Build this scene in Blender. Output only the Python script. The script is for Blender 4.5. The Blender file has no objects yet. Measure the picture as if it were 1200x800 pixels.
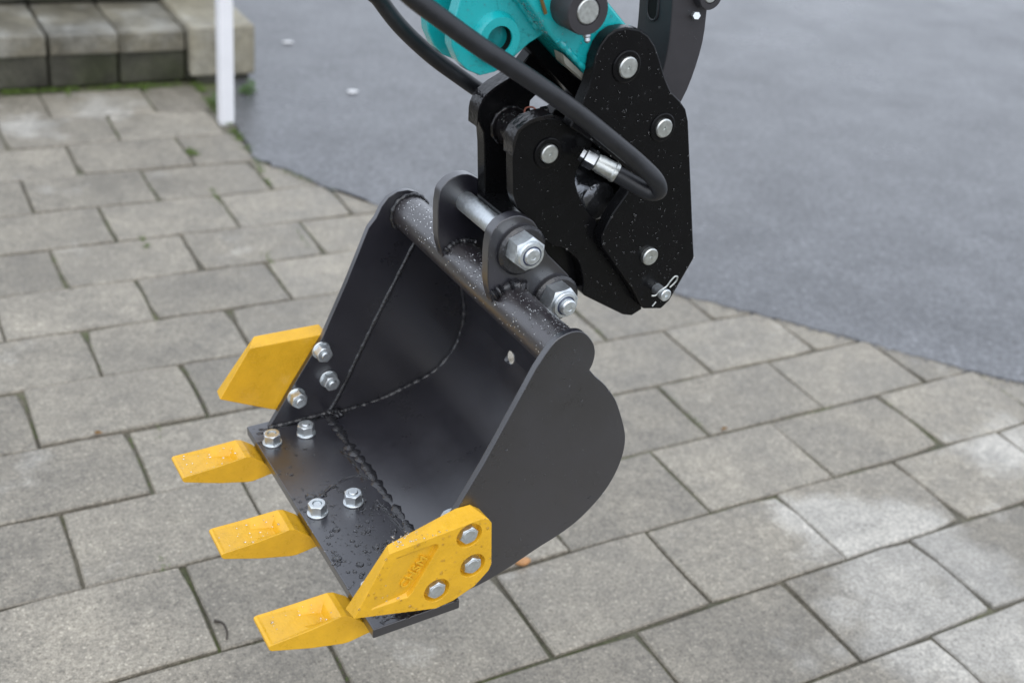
import bpy, bmesh, math, random
from mathutils import Vector, Matrix
rnd = random.Random(7)
scene = bpy.context.scene
col = scene.collection

# ------------------------------------------------------------------ camera
PITCH, ROLL, CAM_H = .5253, .1253, 1.25
cp, sp = math.cos(PITCH), math.sin(PITCH)
FW = Vector((0, cp, -sp)); RT0 = Vector((1, 0, 0)); UP0 = Vector((0, sp, cp))
RT = RT0*math.cos(ROLL) + UP0*math.sin(ROLL)
UP = -RT0*math.sin(ROLL) + UP0*math.cos(ROLL)
camd = bpy.data.cameras.new('camera'); cam = bpy.data.objects.new('camera', camd); col.objects.link(cam)
cam.matrix_world = Matrix(((RT.x, UP.x, -FW.x, 0), (RT.y, UP.y, -FW.y, 0), (RT.z, UP.z, -FW.z, CAM_H), (0, 0, 0, 1)))
camd.sensor_width = 36; camd.lens = 40.86; camd.clip_start = .02; camd.clip_end = 500
camd.dof.use_dof = True; camd.dof.focus_distance = 1.29; camd.dof.aperture_fstop = 3.9; camd.dof.aperture_blades = 9
scene.camera = cam

# ------------------------------------------------------------------ light: overcast sky, weak and very soft sun
SUN_EL, SUN_AZ = math.radians(52), math.radians(165)      # azimuth from +Y towards +X
w = bpy.data.worlds.new('World'); scene.world = w; w.use_nodes = True
nt = w.node_tree; bg = nt.nodes['Background']
sky = nt.nodes.new('ShaderNodeTexSky'); sky.sky_type = 'NISHITA'; sky.sun_disc = False
sky.sun_elevation = SUN_EL; sky.sun_rotation = SUN_AZ; sky.air_density = 1; sky.dust_density = 4; sky.ozone_density = 1
hs = nt.nodes.new('ShaderNodeHueSaturation'); hs.inputs['Saturation'].default_value = .55
nt.links.new(sky.outputs[0], hs.inputs['Color'])
ov = nt.nodes.new('ShaderNodeMix'); ov.data_type = 'RGBA'; ov.inputs[0].default_value = .80       # an even layer of cloud over most of the sky
_rg = [q for q in ov.inputs if q.type == 'RGBA']
nt.links.new(hs.outputs[0], _rg[0]); _rg[1].default_value = (9.6, 10.4, 11.8, 1)
nt.links.new([q for q in ov.outputs if q.type == 'RGBA'][0], bg.inputs[0])
bg.inputs[1].default_value = .14
sl = bpy.data.lights.new('sun', 'SUN'); sl.energy = .8; sl.angle = math.radians(70); sl.color = (1, .97, .93)
so = bpy.data.objects.new('sun', sl); col.objects.link(so)
sd = Vector((math.sin(SUN_AZ)*math.cos(SUN_EL), math.cos(SUN_AZ)*math.cos(SUN_EL), math.sin(SUN_EL)))
so.rotation_euler = sd.to_track_quat('Z', 'Y').to_euler()
scene.view_settings.view_transform = 'Standard'; scene.view_settings.look = 'None'
scene.view_settings.exposure = 0.0; scene.view_settings.gamma = 1

# ------------------------------------------------------------------ materials
def mat(name, color, rough=.5, metal=0, spec=.5, var=.0, var_scale=60, bump=0, bump_scale=400, rough_var=0, coat=0, chips=None, coat_rough=.30):
    m = bpy.data.materials.new(name); m.use_nodes = True
    n, l = m.node_tree.nodes, m.node_tree.links
    b = n['Principled BSDF']
    b.inputs['Base Color'].default_value = (*color, 1); b.inputs['Roughness'].default_value = rough
    b.inputs['Metallic'].default_value = metal; b.inputs['Specular IOR Level'].default_value = spec
    b.inputs['Coat Weight'].default_value = coat; b.inputs['Coat Roughness'].default_value = coat_rough
    tc = n.new('ShaderNodeTexCoord')
    if var or rough_var:
        t = n.new('ShaderNodeTexNoise'); t.inputs['Scale'].default_value = var_scale; t.inputs['Detail'].default_value = 6
        t.inputs['Roughness'].default_value = .65
        l.new(tc.outputs['Object'], t.inputs['Vector'])
        if var:
            r = n.new('ShaderNodeMapRange'); r.inputs[1].default_value = .3; r.inputs[2].default_value = .7
            r.inputs[3].default_value = 1-var; r.inputs[4].default_value = 1+var
            l.new(t.outputs[0], r.inputs[0])
            v = n.new('ShaderNodeVectorMath'); v.operation = 'SCALE'; v.inputs[0].default_value = color
            l.new(r.outputs[0], v.inputs['Scale']); l.new(v.outputs[0], b.inputs['Base Color'])
        if rough_var:
            r = n.new('ShaderNodeMapRange'); r.inputs[1].default_value = .3; r.inputs[2].default_value = .7
            r.inputs[3].default_value = max(.03, rough-rough_var); r.inputs[4].default_value = rough+rough_var
            l.new(t.outputs[0], r.inputs[0]); l.new(r.outputs[0], b.inputs['Roughness'])
    if chips:                                           # small knocks through the paint and a little grime
        t = n.new('ShaderNodeTexNoise'); t.inputs['Scale'].default_value = 95; t.inputs['Detail'].default_value = 4; t.inputs['Roughness'].default_value = .55
        l.new(tc.outputs['Object'], t.inputs['Vector'])
        r = n.new('ShaderNodeMapRange'); r.inputs[1].default_value = .755; r.inputs[2].default_value = .775
        l.new(t.outputs[0], r.inputs[0])
        x = n.new('ShaderNodeMix'); x.data_type = 'RGBA'; l.new(r.outputs[0], x.inputs['Factor'])
        rg = [q for q in x.inputs if q.type == 'RGBA']; rg[1].default_value = (*chips, 1)
        src = b.inputs['Base Color'].links[0].from_socket if b.inputs['Base Color'].links else None
        if src: l.new(src, rg[0])
        l.new([q for q in x.outputs if q.type == 'RGBA'][0], b.inputs['Base Color'])
    if bump:
        t = n.new('ShaderNodeTexNoise'); t.inputs['Scale'].default_value = bump_scale; t.inputs['Detail'].default_value = 3
        l.new(tc.outputs['Object'], t.inputs['Vector'])
        bp = n.new('ShaderNodeBump'); bp.inputs['Strength'].default_value = bump; bp.inputs['Distance'].default_value = .001
        l.new(t.outputs[0], bp.inputs['Height']); l.new(bp.outputs[0], b.inputs['Normal'])
    return m
M_BUCKET = mat('bucket_paint', (.0130, .0125, .0185), .34, spec=1.0, var=.22, var_scale=14, bump=.12, bump_scale=900, rough_var=.10, coat=1.0)
M_TUBE = mat('tube_paint', (.024, .020, .023), .34, spec=.9, var=.2, var_scale=24, bump=.15, bump_scale=900, rough_var=.10, coat=.9)
M_WELD = mat('weld_paint', (.020, .020, .023), .26, spec=.8, bump=.9, bump_scale=260)
M_BLACK = mat('coupler_paint', (.0055, .0055, .0062), .24, spec=.20, bump=.05, bump_scale=500, rough_var=.08)
M_WETBLACK = mat('wet_black_paint', (.010, .009, .010), .16, spec=.5, bump=1.0, bump_scale=170)
M_SHEENGREY = mat('sheen_grey_casting', (.16, .165, .175), .16, metal=.85, spec=.6, bump=1.0, bump_scale=120, var=.4, var_scale=60)  # whitish reflections of a wet black casting put into a grey metal colour
M_LINK = mat('link_paint', (.040, .038, .042), .45, spec=.4, var=.08)
M_ZINC = mat('zinc_plate', (.74, .78, .80), .46, metal=1, var=.10, var_scale=300, bump=.1, bump_scale=700, rough_var=.1)
M_PIN = mat('pin_steel', (.62, .64, .62), .42, metal=1, var=.14, var_scale=260, bump=.15, bump_scale=500, rough_var=.08)
M_CHROME = mat('chrome_rod', (.45, .47, .49), .22, metal=1, var=.25, var_scale=90, rough_var=.12)
M_NYLON = mat('blue_nylon', (.03, .04, .10), .4)
M_YELLOW = mat('yellow_paint', (.76, .42, .020), .33, spec=.55, var=.13, var_scale=26, bump=.42, bump_scale=300, rough_var=.14, chips=(.05, .035, .02))
M_TEAL = mat('teal_paint', (.008, .42, .44), .27, spec=.5, coat=.8, coat_rough=.10, var=.05, var_scale=30, bump=.10, bump_scale=300, rough_var=.08)
M_RUBBER = mat('hose_rubber', (.013, .014, .017), .40, spec=.5, var=.3, var_scale=60, bump=.25, bump_scale=900)
M_DARK = mat('hole_shade_black', (.006, .006, .006), .6, spec=.2)  # shade inside holes given as a near-black colour
M_BRASS = mat('brown_rust', (.20, .12, .03), .7, var=.3)
M_STEELEDGE = mat('scraped_steel', (.30, .30, .26), .5, metal=.4, var=.3, var_scale=90)
M_COPPER = mat('red_wire', (.25, .06, .03), .4)
M_WHITE = mat('white_post_paint', (.82, .82, .84), .45, var=.05, var_scale=8)
M_LEAF = mat('weed_leaf', (.07, .15, .022), .5, var=.4, var_scale=20)
M_MOSS = mat('moss', (.095, .150, .022), .8, var=.4, var_scale=40)
M_DRYLEAF = mat('fallen_leaf', (.42, .25, .09), .6, var=.3)
M_STONE = mat('orange_pebble', (.50, .25, .10), .5, var=.3)
M_PAPER = mat('paper_scrap', (.8, .8, .8), .6)
M_TWIG = mat('twig_bark', (.05, .04, .03), .7)
M_WATER = bpy.data.materials.new('water'); M_WATER.use_nodes = True
_b = M_WATER.node_tree.nodes['Principled BSDF']
_b.inputs['Base Color'].default_value = (1, 1, 1, 1); _b.inputs['Roughness'].default_value = .02
_b.inputs['Transmission Weight'].default_value = 1; _b.inputs['IOR'].default_value = 1.42

def concrete(name, base, bleach=0.0, bloom=(.50, .50, .47), speck=1.0, wet=.55, scale=1.0, stain=.22, spec=.5, gloss=.14, big_scale=7, mid_scale=38, mid_amp=.16, bump=.55, zones=()):
    """exposed aggregate concrete: grains, soft stains, a paver-to-paver tone, optional lime bloom"""
    m = bpy.data.materials.new(name); m.use_nodes = True
    n, l = m.node_tree.nodes, m.node_tree.links; b = n['Principled BSDF']
    tc = n.new('ShaderNodeTexCoord'); oi = n.new('ShaderNodeObjectInfo')
    off = n.new('ShaderNodeVectorMath'); off.operation = 'MULTIPLY_ADD'
    sc3 = n.new('ShaderNodeCombineXYZ')
    for i, k in enumerate((37., 71., 13.)):
        mm = n.new('ShaderNodeMath'); mm.operation = 'MULTIPLY'; mm.inputs[1].default_value = k
        l.new(oi.outputs['Random'], mm.inputs[0]); l.new(mm.outputs[0], sc3.inputs[i])
    off.inputs[1].default_value = (1, 1, 1); l.new(tc.outputs['Object'], off.inputs[0]); l.new(sc3.outputs[0], off.inputs[2])
    V = off.outputs[0]
    def noise(s, d=4, r=.6):
        t = n.new('ShaderNodeTexNoise'); t.inputs['Scale'].default_value = s; t.inputs['Detail'].default_value = d
        t.inputs['Roughness'].default_value = r; l.new(V, t.inputs['Vector']); return t
    def rng(src, a, bb, c, d):
        r = n.new('ShaderNodeMapRange'); r.inputs[1].default_value = a; r.inputs[2].default_value = bb
        r.inputs[3].default_value = c; r.inputs[4].default_value = d; l.new(src, r.inputs[0]); return r.outputs[0]
    def mul(a, bb):
        v = n.new('ShaderNodeMath'); v.operation = 'MULTIPLY'; l.new(a, v.inputs[0]); l.new(bb, v.inputs[1]); return v.outputs[0]
    def mix(f, a, c):
        x = n.new('ShaderNodeMix'); x.data_type = 'RGBA'; l.new(f, x.inputs['Factor'])
        for s, i in ((a, 'A'), (c, 'B')):
            sock = [q for q in x.inputs if q.name == i and q.type == 'RGBA'][0]
            if isinstance(s, tuple): sock.default_value = (*s, 1)
            else: l.new(s, sock)
        return [q for q in x.outputs if q.type == 'RGBA'][0]
    g = n.new('ShaderNodeTexVoronoi'); g.inputs['Scale'].default_value = 175*scale; l.new(V, g.inputs['Vector'])
    sep = n.new('ShaderNodeSeparateColor'); l.new(g.outputs['Color'], sep.inputs[0])
    fine = noise(420*scale, 3, .7); big = noise(big_scale, 6, .62); mid = noise(mid_scale, 5, .65)
    grit = noise(150*scale, 5, .8)
    k0 = mul(mul(rng(fine.outputs[0], .3, .7, .68, 1.32), rng(big.outputs[0], .3, .7, 1-stain, 1+stain)),
            mul(rng(mid.outputs[0], .3, .7, 1-mid_amp, 1+mid_amp), rng(oi.outputs['Random'], 0, 1, .83, 1.13)))
    k = mul(k0, rng(grit.outputs[0], .32, .68, .58, 1.42))
    grain = n.new('ShaderNodeMath'); grain.operation = 'GREATER_THAN'; grain.inputs[1].default_value = 1-.16*speck
    l.new(sep.outputs[0], grain.inputs[0])
    darkg = n.new('ShaderNodeMath'); darkg.operation = 'LESS_THAN'; darkg.inputs[1].default_value = .17*speck
    l.new(sep.outputs[0], darkg.inputs[0])
    gf = mul(grain.outputs[0], rng(g.outputs['Distance'], .1, .45, .75, 0)); df = mul(darkg.outputs[0], rng(g.outputs['Distance'], .1, .45, .75, 0))
    c1 = mix(gf, base, (min(1, base[0]*1.9), min(1, base[1]*1.9), min(1, base[2]*1.9)))
    c2 = mix(df, c1, (base[0]*.45, base[1]*.42, base[2]*.38))
    if bleach:
        bl = noise(5.5, 6, .6)
        if zones:                                       # bloom that runs over several slabs: (x, y, radius) on the ground
            ge = n.new('ShaderNodeNewGeometry'); l.new(ge.outputs['Position'], bl.inputs['Vector']); acc = bl.outputs[0]
            for zx, zy, zr in zones:
                d = n.new('ShaderNodeVectorMath'); d.operation = 'DISTANCE'; d.inputs[1].default_value = (zx, zy, 0)
                l.new(ge.outputs['Position'], d.inputs[0]); q = rng(d.outputs['Value'], 0, zr, .30, 0)
                ad = n.new('ShaderNodeMath'); ad.operation = 'ADD'; l.new(acc, ad.inputs[0]); l.new(q, ad.inputs[1]); acc = ad.outputs[0]
            f = rng(acc, .62, .80, 0, bleach)
        else: f = rng(bl.outputs[0], .47, .68, 0, bleach)
        c2 = mix(f, c2, bloom)
    sv = n.new('ShaderNodeVectorMath'); sv.operation = 'SCALE'; l.new(c2, sv.inputs[0]); l.new(k, sv.inputs['Scale'])
    l.new(sv.outputs[0], b.inputs['Base Color'])
    l.new(rng(big.outputs[0], .35, .65, wet-gloss, wet+gloss), b.inputs['Roughness']); b.inputs['Specular IOR Level'].default_value = spec
    ad = n.new('ShaderNodeMath'); ad.operation = 'ADD'; l.new(fine.outputs[0], ad.inputs[0]); l.new(rng(g.outputs['Distance'], 0, .5, .5, 0), ad.inputs[1])
    bp = n.new('ShaderNodeBump'); bp.inputs['Strength'].default_value = bump; bp.inputs['Distance'].default_value = .0015
    l.new(ad.outputs[0], bp.inputs['Height']); l.new(bp.outputs[0], b.inputs['Normal'])
    return m
M_PAVER = concrete('paver_concrete', (.256, .231, .186), speck=1.5, wet=.46, bleach=.62, bloom=(.50, .48, .435), zones=((.665, 1.50, .30), (.80, 1.62, .22), (.62, 1.66, .16), (1.02, 1.98, .24), (.85, 1.36, .25), (-1.33, 3.26, .20), (-1.40, 3.03, .18)))
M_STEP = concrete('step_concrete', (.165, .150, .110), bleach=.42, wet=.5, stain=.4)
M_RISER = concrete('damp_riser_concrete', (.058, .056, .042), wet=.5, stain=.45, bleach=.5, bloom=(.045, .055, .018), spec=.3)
M_CHEEK = concrete('cheek_concrete', (.30, .272, .20), bleach=.35, speck=.4, stain=.25)
M_JOINT = concrete('joint_sand', (.115, .105, .078), wet=.75, stain=.4, bleach=.8, bloom=(.075, .095, .022))
M_SOIL = concrete('soil', (.12, .11, .09), wet=.7)
M_ROAD = concrete('asphalt', (.137, .140, .146), speck=1.9, wet=.34, scale=.40, stain=.24, spec=.5, gloss=.10, big_scale=1.3, mid_scale=4.5, mid_amp=.22, bump=.3)

# ------------------------------------------------------------------ mesh helpers
def link(name, me, mtl, parent=None):
    o = bpy.data.objects.new(name, me); col.objects.link(o)
    if mtl and not me.materials: me.materials.append(mtl)
    if parent: o.parent = parent
    return o
def finish(bm, name, angle=38):
    bmesh.ops.recalc_face_normals(bm, faces=bm.faces)
    for f in bm.faces: f.smooth = True
    for e in bm.edges:
        if len(e.link_faces) == 2 and e.calc_face_angle(0) > math.radians(angle): e.smooth = False
    me = bpy.data.meshes.new(name); bm.to_mesh(me); bm.free(); return me
def add_bevel(o, wd, seg=2, ang=38):
    for e in o.data.edges: e.use_edge_sharp = False
    m = o.modifiers.new('bevel', 'BEVEL'); m.width = wd; m.segments = seg; m.limit_method = 'ANGLE'; m.angle_limit = math.radians(ang)
    m.harden_normals = True
    return o
class Frame:
    """turns shape coordinates into the thing's own: b is the base point of the thing"""
    def __init__(s, b=(0, 0, 0)): s.b = Vector(b)
FR = Frame()
def bmv(bm, p): return bm.verts.new(Vector(p) - FR.b)
def prism_bm(pts, y0, y1, holes=()):
    bm = bmesh.new()
    loops = [pts] + list(holes)
    if not holes:
        a = [bmv(bm, (x, y0, z)) for x, z in pts]; b = [bmv(bm, (x, y1, z)) for x, z in pts]
        bm.faces.new(a); bm.faces.new(b[::-1]); n = len(pts)
        for i in range(n): bm.faces.new((a[i], b[i], b[(i+1) % n], a[(i+1) % n]))
        return bm
    rings = []
    for y in (y0, y1):
        es = []; rr = []
        for lp in loops:
            v = [bmv(bm, (x, y, z)) for x, z in lp]; rr.append(v)
            es += [bm.edges.new((v[i], v[(i+1) % len(v)])) for i in range(len(v))]
        bmesh.ops.triangle_fill(bm, edges=es, use_beauty=True); rings.append(rr)
    for ra, rb in zip(*rings):
        n = len(ra)
        for i in range(n): bm.faces.new((ra[i], rb[i], rb[(i+1) % n], ra[(i+1) % n]))
    return bm
def prism(name, pts, y0, y1, mtl, parent, bev=.0012, holes=()):
    o = link(name, finish(prism_bm(pts, y0, y1, holes), name), mtl, parent)
    if bev: add_bevel(o, bev)
    return o
def circ(cx, cz, r, n=24, a0=0, a1=2*math.pi):
    full = abs(a1-a0-2*math.pi) < 1e-6
    return [(cx+r*math.cos(a0+(a1-a0)*i/(n if full else n-1)), cz+r*math.sin(a0+(a1-a0)*i/(n if full else n-1))) for i in range(n)]
def axes_for(ax):
    ax = Vector(ax).normalized(); t = Vector((0, 0, 1)) if abs(ax.z) < .9 else Vector((1, 0, 0))
    u = ax.cross(t).normalized(); v = ax.cross(u); return u, v, ax
def lathe_bm(bm, o, ax, prof, n=24, ph=0):
    """prof: (radius, height) pairs from bottom to top about axis ax through o"""
    u, v, a = axes_for(ax); o = Vector(o); rings = []
    for r, h in prof:
        if r < 1e-6: rings.append([bmv(bm, o+a*h)])
        else: rings.append([bmv(bm, o+a*h+(u*math.cos(ph+2*math.pi*i/n)+v*math.sin(ph+2*math.pi*i/n))*r) for i in range(n)])
    for A, B in zip(rings, rings[1:]):
        for i in range(n):
            j = (i+1) % n
            f = [A[i % len(A)], A[j % len(A)], B[j % len(B)], B[i % len(B)]]
            f = list(dict.fromkeys(f))
            if len(f) > 2: bm.faces.new(f)
    for r, (rad, _) in ((rings[0], prof[0]), (rings[-1], prof[-1])):
        if len(r) > 2: bm.faces.new(r)
    return bm
def lathe(name, o, ax, prof, mtl, parent, n=28, ph=0, bev=0, angle=38):
    ob = link(name, finish(lathe_bm(bmesh.new(), o, ax, prof, n, ph), name, angle), mtl, parent)
    if bev: add_bevel(ob, bev)
    return ob
def catmull(P, k=6):
    P = [Vector(p) for p in P]; Q = [2*P[0]-P[1]] + P + [2*P[-1]-P[-2]]; out = []
    for i in range(1, len(Q)-2):
        for j in range(k):
            t = j/k; a, b, c, d = Q[i-1], Q[i], Q[i+1], Q[i+2]
            out.append(.5*((2*b)+(c-a)*t+(2*a-5*b+4*c-d)*t*t+(3*b-a-3*c+d)*t**3))
    out.append(P[-1]); return out
def sweep_bm(bm, path, rad, n=12, flat=None, closed=False):
    """tube along a path; rad number or function of index; flat=(normal, factor) squashes the section along normal"""
    path = [Vector(p) for p in path]; rings = []; prev = None; N = len(path)
    for i, p in enumerate(path):
        t = (path[(i+1) % N] if closed else path[min(i+1, N-1)]) - (path[i-1] if closed else path[max(i-1, 0)]); t.normalize()
        if prev is None: u = axes_for(t)[0]
        else: u = (prev - t*prev.dot(t)).normalized()
        prev = u; v = t.cross(u); r = rad(i) if callable(rad) else rad; ring = []
        for k in range(n):
            d = (u*math.cos(2*math.pi*k/n)+v*math.sin(2*math.pi*k/n))*r
            if flat:
                nn = Vector(flat[0]); d -= nn*d.dot(nn)*(1-flat[1])
            ring.append(bmv(bm, p+d))
        rings.append(ring)
    m = N if closed else N-1
    for i in range(m):
        A, B = rings[i], rings[(i+1) % N]
        for k in range(n): bm.faces.new((A[k], A[(k+1) % n], B[(k+1) % n], B[k]))
    if not closed: bm.faces.new(rings[0]); bm.faces.new(rings[-1])
    return bm
def sweep(name, path, rad, mtl, parent, n=12, flat=None, closed=False):
    return link(name, finish(sweep_bm(bmesh.new(), path, rad, n, flat, closed), name, 60), mtl, parent)
def box_bm(bm, x0, x1, y0, y1, z0, z1):
    v = [bmv(bm, (x, y, z)) for x in (x0, x1) for y in (y0, y1) for z in (z0, z1)]
    for f in ((0, 1, 3, 2), (4, 6, 7, 5), (0, 4, 5, 1), (2, 3, 7, 6), (0, 2, 6, 4), (1, 5, 7, 3)): bm.faces.new([v[i] for i in f])
    return bm
def box(name, x0, x1, y0, y1, z0, z1, mtl, parent, bev=.001):
    o = link(name, finish(box_bm(bmesh.new(), x0, x1, y0, y1, z0, z1), name), mtl, parent)
    if bev: add_bevel(o, bev)
    return o
def resample(P, n):
    P = [Vector((a, b)) for a, b in P]; L = [0]
    for a, b in zip(P, P[1:]): L.append(L[-1]+(b-a).length)
    out = []
    for i in range(n):
        s = L[-1]*i/(n-1); k = 0
        while k < len(P)-2 and L[k+1] < s: k += 1
        t = (s-L[k])/max(1e-9, L[k+1]-L[k]); out.append(P[k].lerp(P[k+1], min(1, t)))
    return out
def smooth_loop(P, it=2):
    """round a traced outline a little: corner cutting near the corners only"""
    for _ in range(it):
        Q = []; n = len(P)
        for i in range(n):
            a, b, c = Vector(P[i-1]), Vector(P[i]), Vector(P[(i+1) % n])
            Q += [tuple(b.lerp(a, .18)), tuple(b.lerp(c, .18))]
        P = Q
    return P
def inside(p, poly):
    x, y = p; r = False; n = len(poly)
    for i in range(n):
        (x1, y1), (x2, y2) = poly[i][:2], poly[(i+1) % n][:2]
        if (y1 > y) != (y2 > y) and x < (x2-x1)*(y-y1)/(y2-y1)+x1: r = not r
    return r
def thing(name, label, cat, base, machine=True, group=None, rz=0):
    o = bpy.data.objects.new(name, None); col.objects.link(o); o.empty_display_size = .05
    o.matrix_world = (MACH @ Matrix.Translation(base)) if machine else Matrix.Translation(base) @ Matrix.Rotation(rz, 4, 'Z')
    o['label'] = label; o['category'] = cat
    if group: o['group'] = group
    FR.b = Vector(base) if machine else Vector((0, 0, 0))
    return o
def drops(name, items, parent):
    """water drops lying on a surface: (point, normal, radius, height factor)"""
    bm = bmesh.new()
    for p, nr, r, h in items:
        n = 8 if r < .0015 else 12
        e = r*(.8+.4*rnd.random())
        u, v, a = axes_for(nr); p = Vector(p); rings = []
        ph = rnd.random()*6
        for rr, hh in ((1.0, -.05), (.92, .35), (.62, .78)):
            rings.append([bmv(bm, p+a*(hh*r*h)+(u*math.cos(ph+2*math.pi*i/n)*e+v*math.sin(ph+2*math.pi*i/n)*r)*rr) for i in range(n)])
        top = bmv(bm, p+a*r*h)
        for A, B in zip(rings, rings[1:]):
            for i in range(n): bm.faces.new((A[i], A[(i+1) % n], B[(i+1) % n], B[i]))
        for i in range(n): bm.faces.new((rings[-1][i], rings[-1][(i+1) % n], top))
        bm.faces.new(rings[0][::-1])
    o = link(name, finish(bm, name, 80), M_WATER, parent); o['kind'] = 'stuff'; return o
def plate_drops(poly, y, n, rmin, rmax, avoid=()):
    xs = [p[0] for p in poly]; zs = [p[1] for p in poly]; out = []
    while len(out) < n:
        p = (rnd.uniform(min(xs), max(xs)), rnd.uniform(min(zs), max(zs)))
        if inside(p, poly) and not any((p[0]-a)**2+(p[1]-b)**2 < r*r for a, b, r in avoid):
            out.append(((p[0], y, p[1]), (0, 1, 0), rmin+(rmax-rmin)*rnd.random()**3, .55))
    return out
# the machine's own axes: X towards the bucket teeth, Y along the pins towards the viewer, Z up
MACH = Matrix(((-.8351138, .5474834, -.0533557, -.3261), (-.5476283, -.8366181, -.0131663, 1.2217), (-.0518467, .0182237, .9984888, .3665), (0, 0, 0, 1)))

# ================================================================== SETTING
FR.b = Vector((0, 0, 0))
def sheet(name, pts, z, mtl):
    bm = bmesh.new(); bm.faces.new([bm.verts.new((x, y, z)) for x, y in pts]); me = bpy.data.meshes.new(name); bm.to_mesh(me); bm.free()
    o = link(name, me, mtl); o['kind'] = 'structure'; return o
sheet('ground', [(-150, -150), (150, -150), (150, 150), (-150, 150)], -.06, M_SOIL)
TH = .56; U = Vector((math.cos(TH), math.sin(TH))); V = Vector((math.sin(TH), -math.cos(TH)))
def uv(u, v): p = U*u + V*v; return (p.x, p.y)
PO = Vector((-1.00991, 2.32322))*CAM_H; PB = .15601*CAM_H; PL = PB*1.50319
ROWV = [-.14391, -.0753, -.00412, .06383, .11798, .13752, .11811, .07335, .03287, -.00152, -.02998, -.06017, -.05913, -.07521, -.09432]
def rowv(r):
    k = r+2
    if k < 0: return -2 + ROWV[0] + (k)*1.0
    if k >= len(ROWV): return r + ROWV[-1]
    return r + ROWV[k]
def inframe(x, y, z=0, mg=130):
    d = Vector((x, y, z-CAM_H)); wz = d.dot(FW)
    if wz < .1: return False
    px = 600+1362*d.dot(RT)/wz; py = 400-1362*d.dot(UP)/wz
    return -mg < px < 1200+mg and -mg < py < 800+mg
# road: one sheet with a real edge, laid over the paving
EDGE = [(-1.044, 3.5916), (-.9827, 3.4416), (-.8807, 3.2119), (-.761, 2.9702), (-.6635, 2.927), (-.5591, 2.8517), (-.4469, 2.8004), (-.3836, 2.7583), (-.2072, 2.6779), (-.0283, 2.6042), (.1848, 2.5268), (.369, 2.4739), (.4891, 2.4454), (.5869, 2.4163), (.777, 2.3596), (.9584, 2.297), (1.1375, 2.2523), (1.3085, 2.2013), (2.2, 1.95), (4, 1.3)]
dense = []
for a, b in zip(EDGE, EDGE[1:]):
    A, B = Vector(a), Vector(b); n = max(1, int((B-A).length/.02))
    for i in range(n):
        p = A.lerp(B, i/n); dense.append((p.x+rnd.gauss(0, .0025), p.y+rnd.gauss(0, .003)))
dense.append(EDGE[-1])
road_poly = dense + [(60, -20), (60, 90), (-60, 90), (-9, 16), (-1.75, 4.9)]
bm = bmesh.new()
top = [bm.verts.new((x, y, .0035)) for x, y in road_poly]; bot = [bm.verts.new((x, y, -.03)) for x, y in road_poly]
bmesh.ops.triangulate(bm, faces=[bm.faces.new(top)])
for i in range(len(dense)-1): bm.faces.new((top[i+1], top[i], bot[i], bot[i+1]))
bmesh.ops.recalc_face_normals(bm, faces=bm.faces)
me = bpy.data.meshes.new('road'); bm.to_mesh(me); bm.free()
road = link('road', me, M_ROAD); road['kind'] = 'structure'

# paving: joint bed and one object per paver
b0 = uv(-3.2, -3.62); b1 = uv(4, -3.62); b2 = uv(4, 1.5); b3 = uv(-3.2, 1.5)
pavement = sheet('pavement', [b0, b1, b2, b3], -.007, M_JOINT)
GAP = .0031
def paver_mesh(seed):
    r = random.Random(seed); hx, hy = PL/2-GAP, PB/2-GAP; bm = bmesh.new(); FR.b = Vector((0, 0, 0))
    per = []
    for (ax, ay), (bx, by) in (((-hx, -hy), (hx, -hy)), ((hx, -hy), (hx, hy)), ((hx, hy), (-hx, hy)), ((-hx, hy), (-hx, -hy))):
        k = 4 if abs(bx-ax) > abs(by-ay) else 3
        for i in range(k):
            t = i/k; j = .0014; per.append((ax+(bx-ax)*t+r.uniform(-j, j), ay+(by-ay)*t+r.uniform(-j, j)))
    for q in (0, 4, 7, 11):                              # a knocked corner now and then
        if r.random() < .35:
            x, y = per[q]; d = r.uniform(.003, .009); per[q] = (x-math.copysign(d, x), y-math.copysign(d*.8, y))
    n = len(per)
    inn = [bm.verts.new((x*(1-.0026/hx)+r.uniform(-.0006, .0006), y*(1-.0026/hy)+r.uniform(-.0006, .0006), 0)) for x, y in per]
    edge = [bm.verts.new((x, y, -.0022-r.random()*.0012)) for x, y in per]
    bot = [bm.verts.new((x, y, -.03)) for x, y in per]
    bm.faces.new(inn)
    for A, B in ((inn, edge), (edge, bot)):
        for i in range(n): bm.faces.new((A[i], B[i], B[(i+1) % n], A[(i+1) % n]))
    bmesh.ops.recalc_face_normals(bm, faces=bm.faces)
    me = bpy.data.meshes.new('paver'); bm.to_mesh(me); bm.free(); return me
PM = [paver_mesh(s) for s in range(14)]
for m in PM: m.materials.append(M_PAVER)
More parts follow.
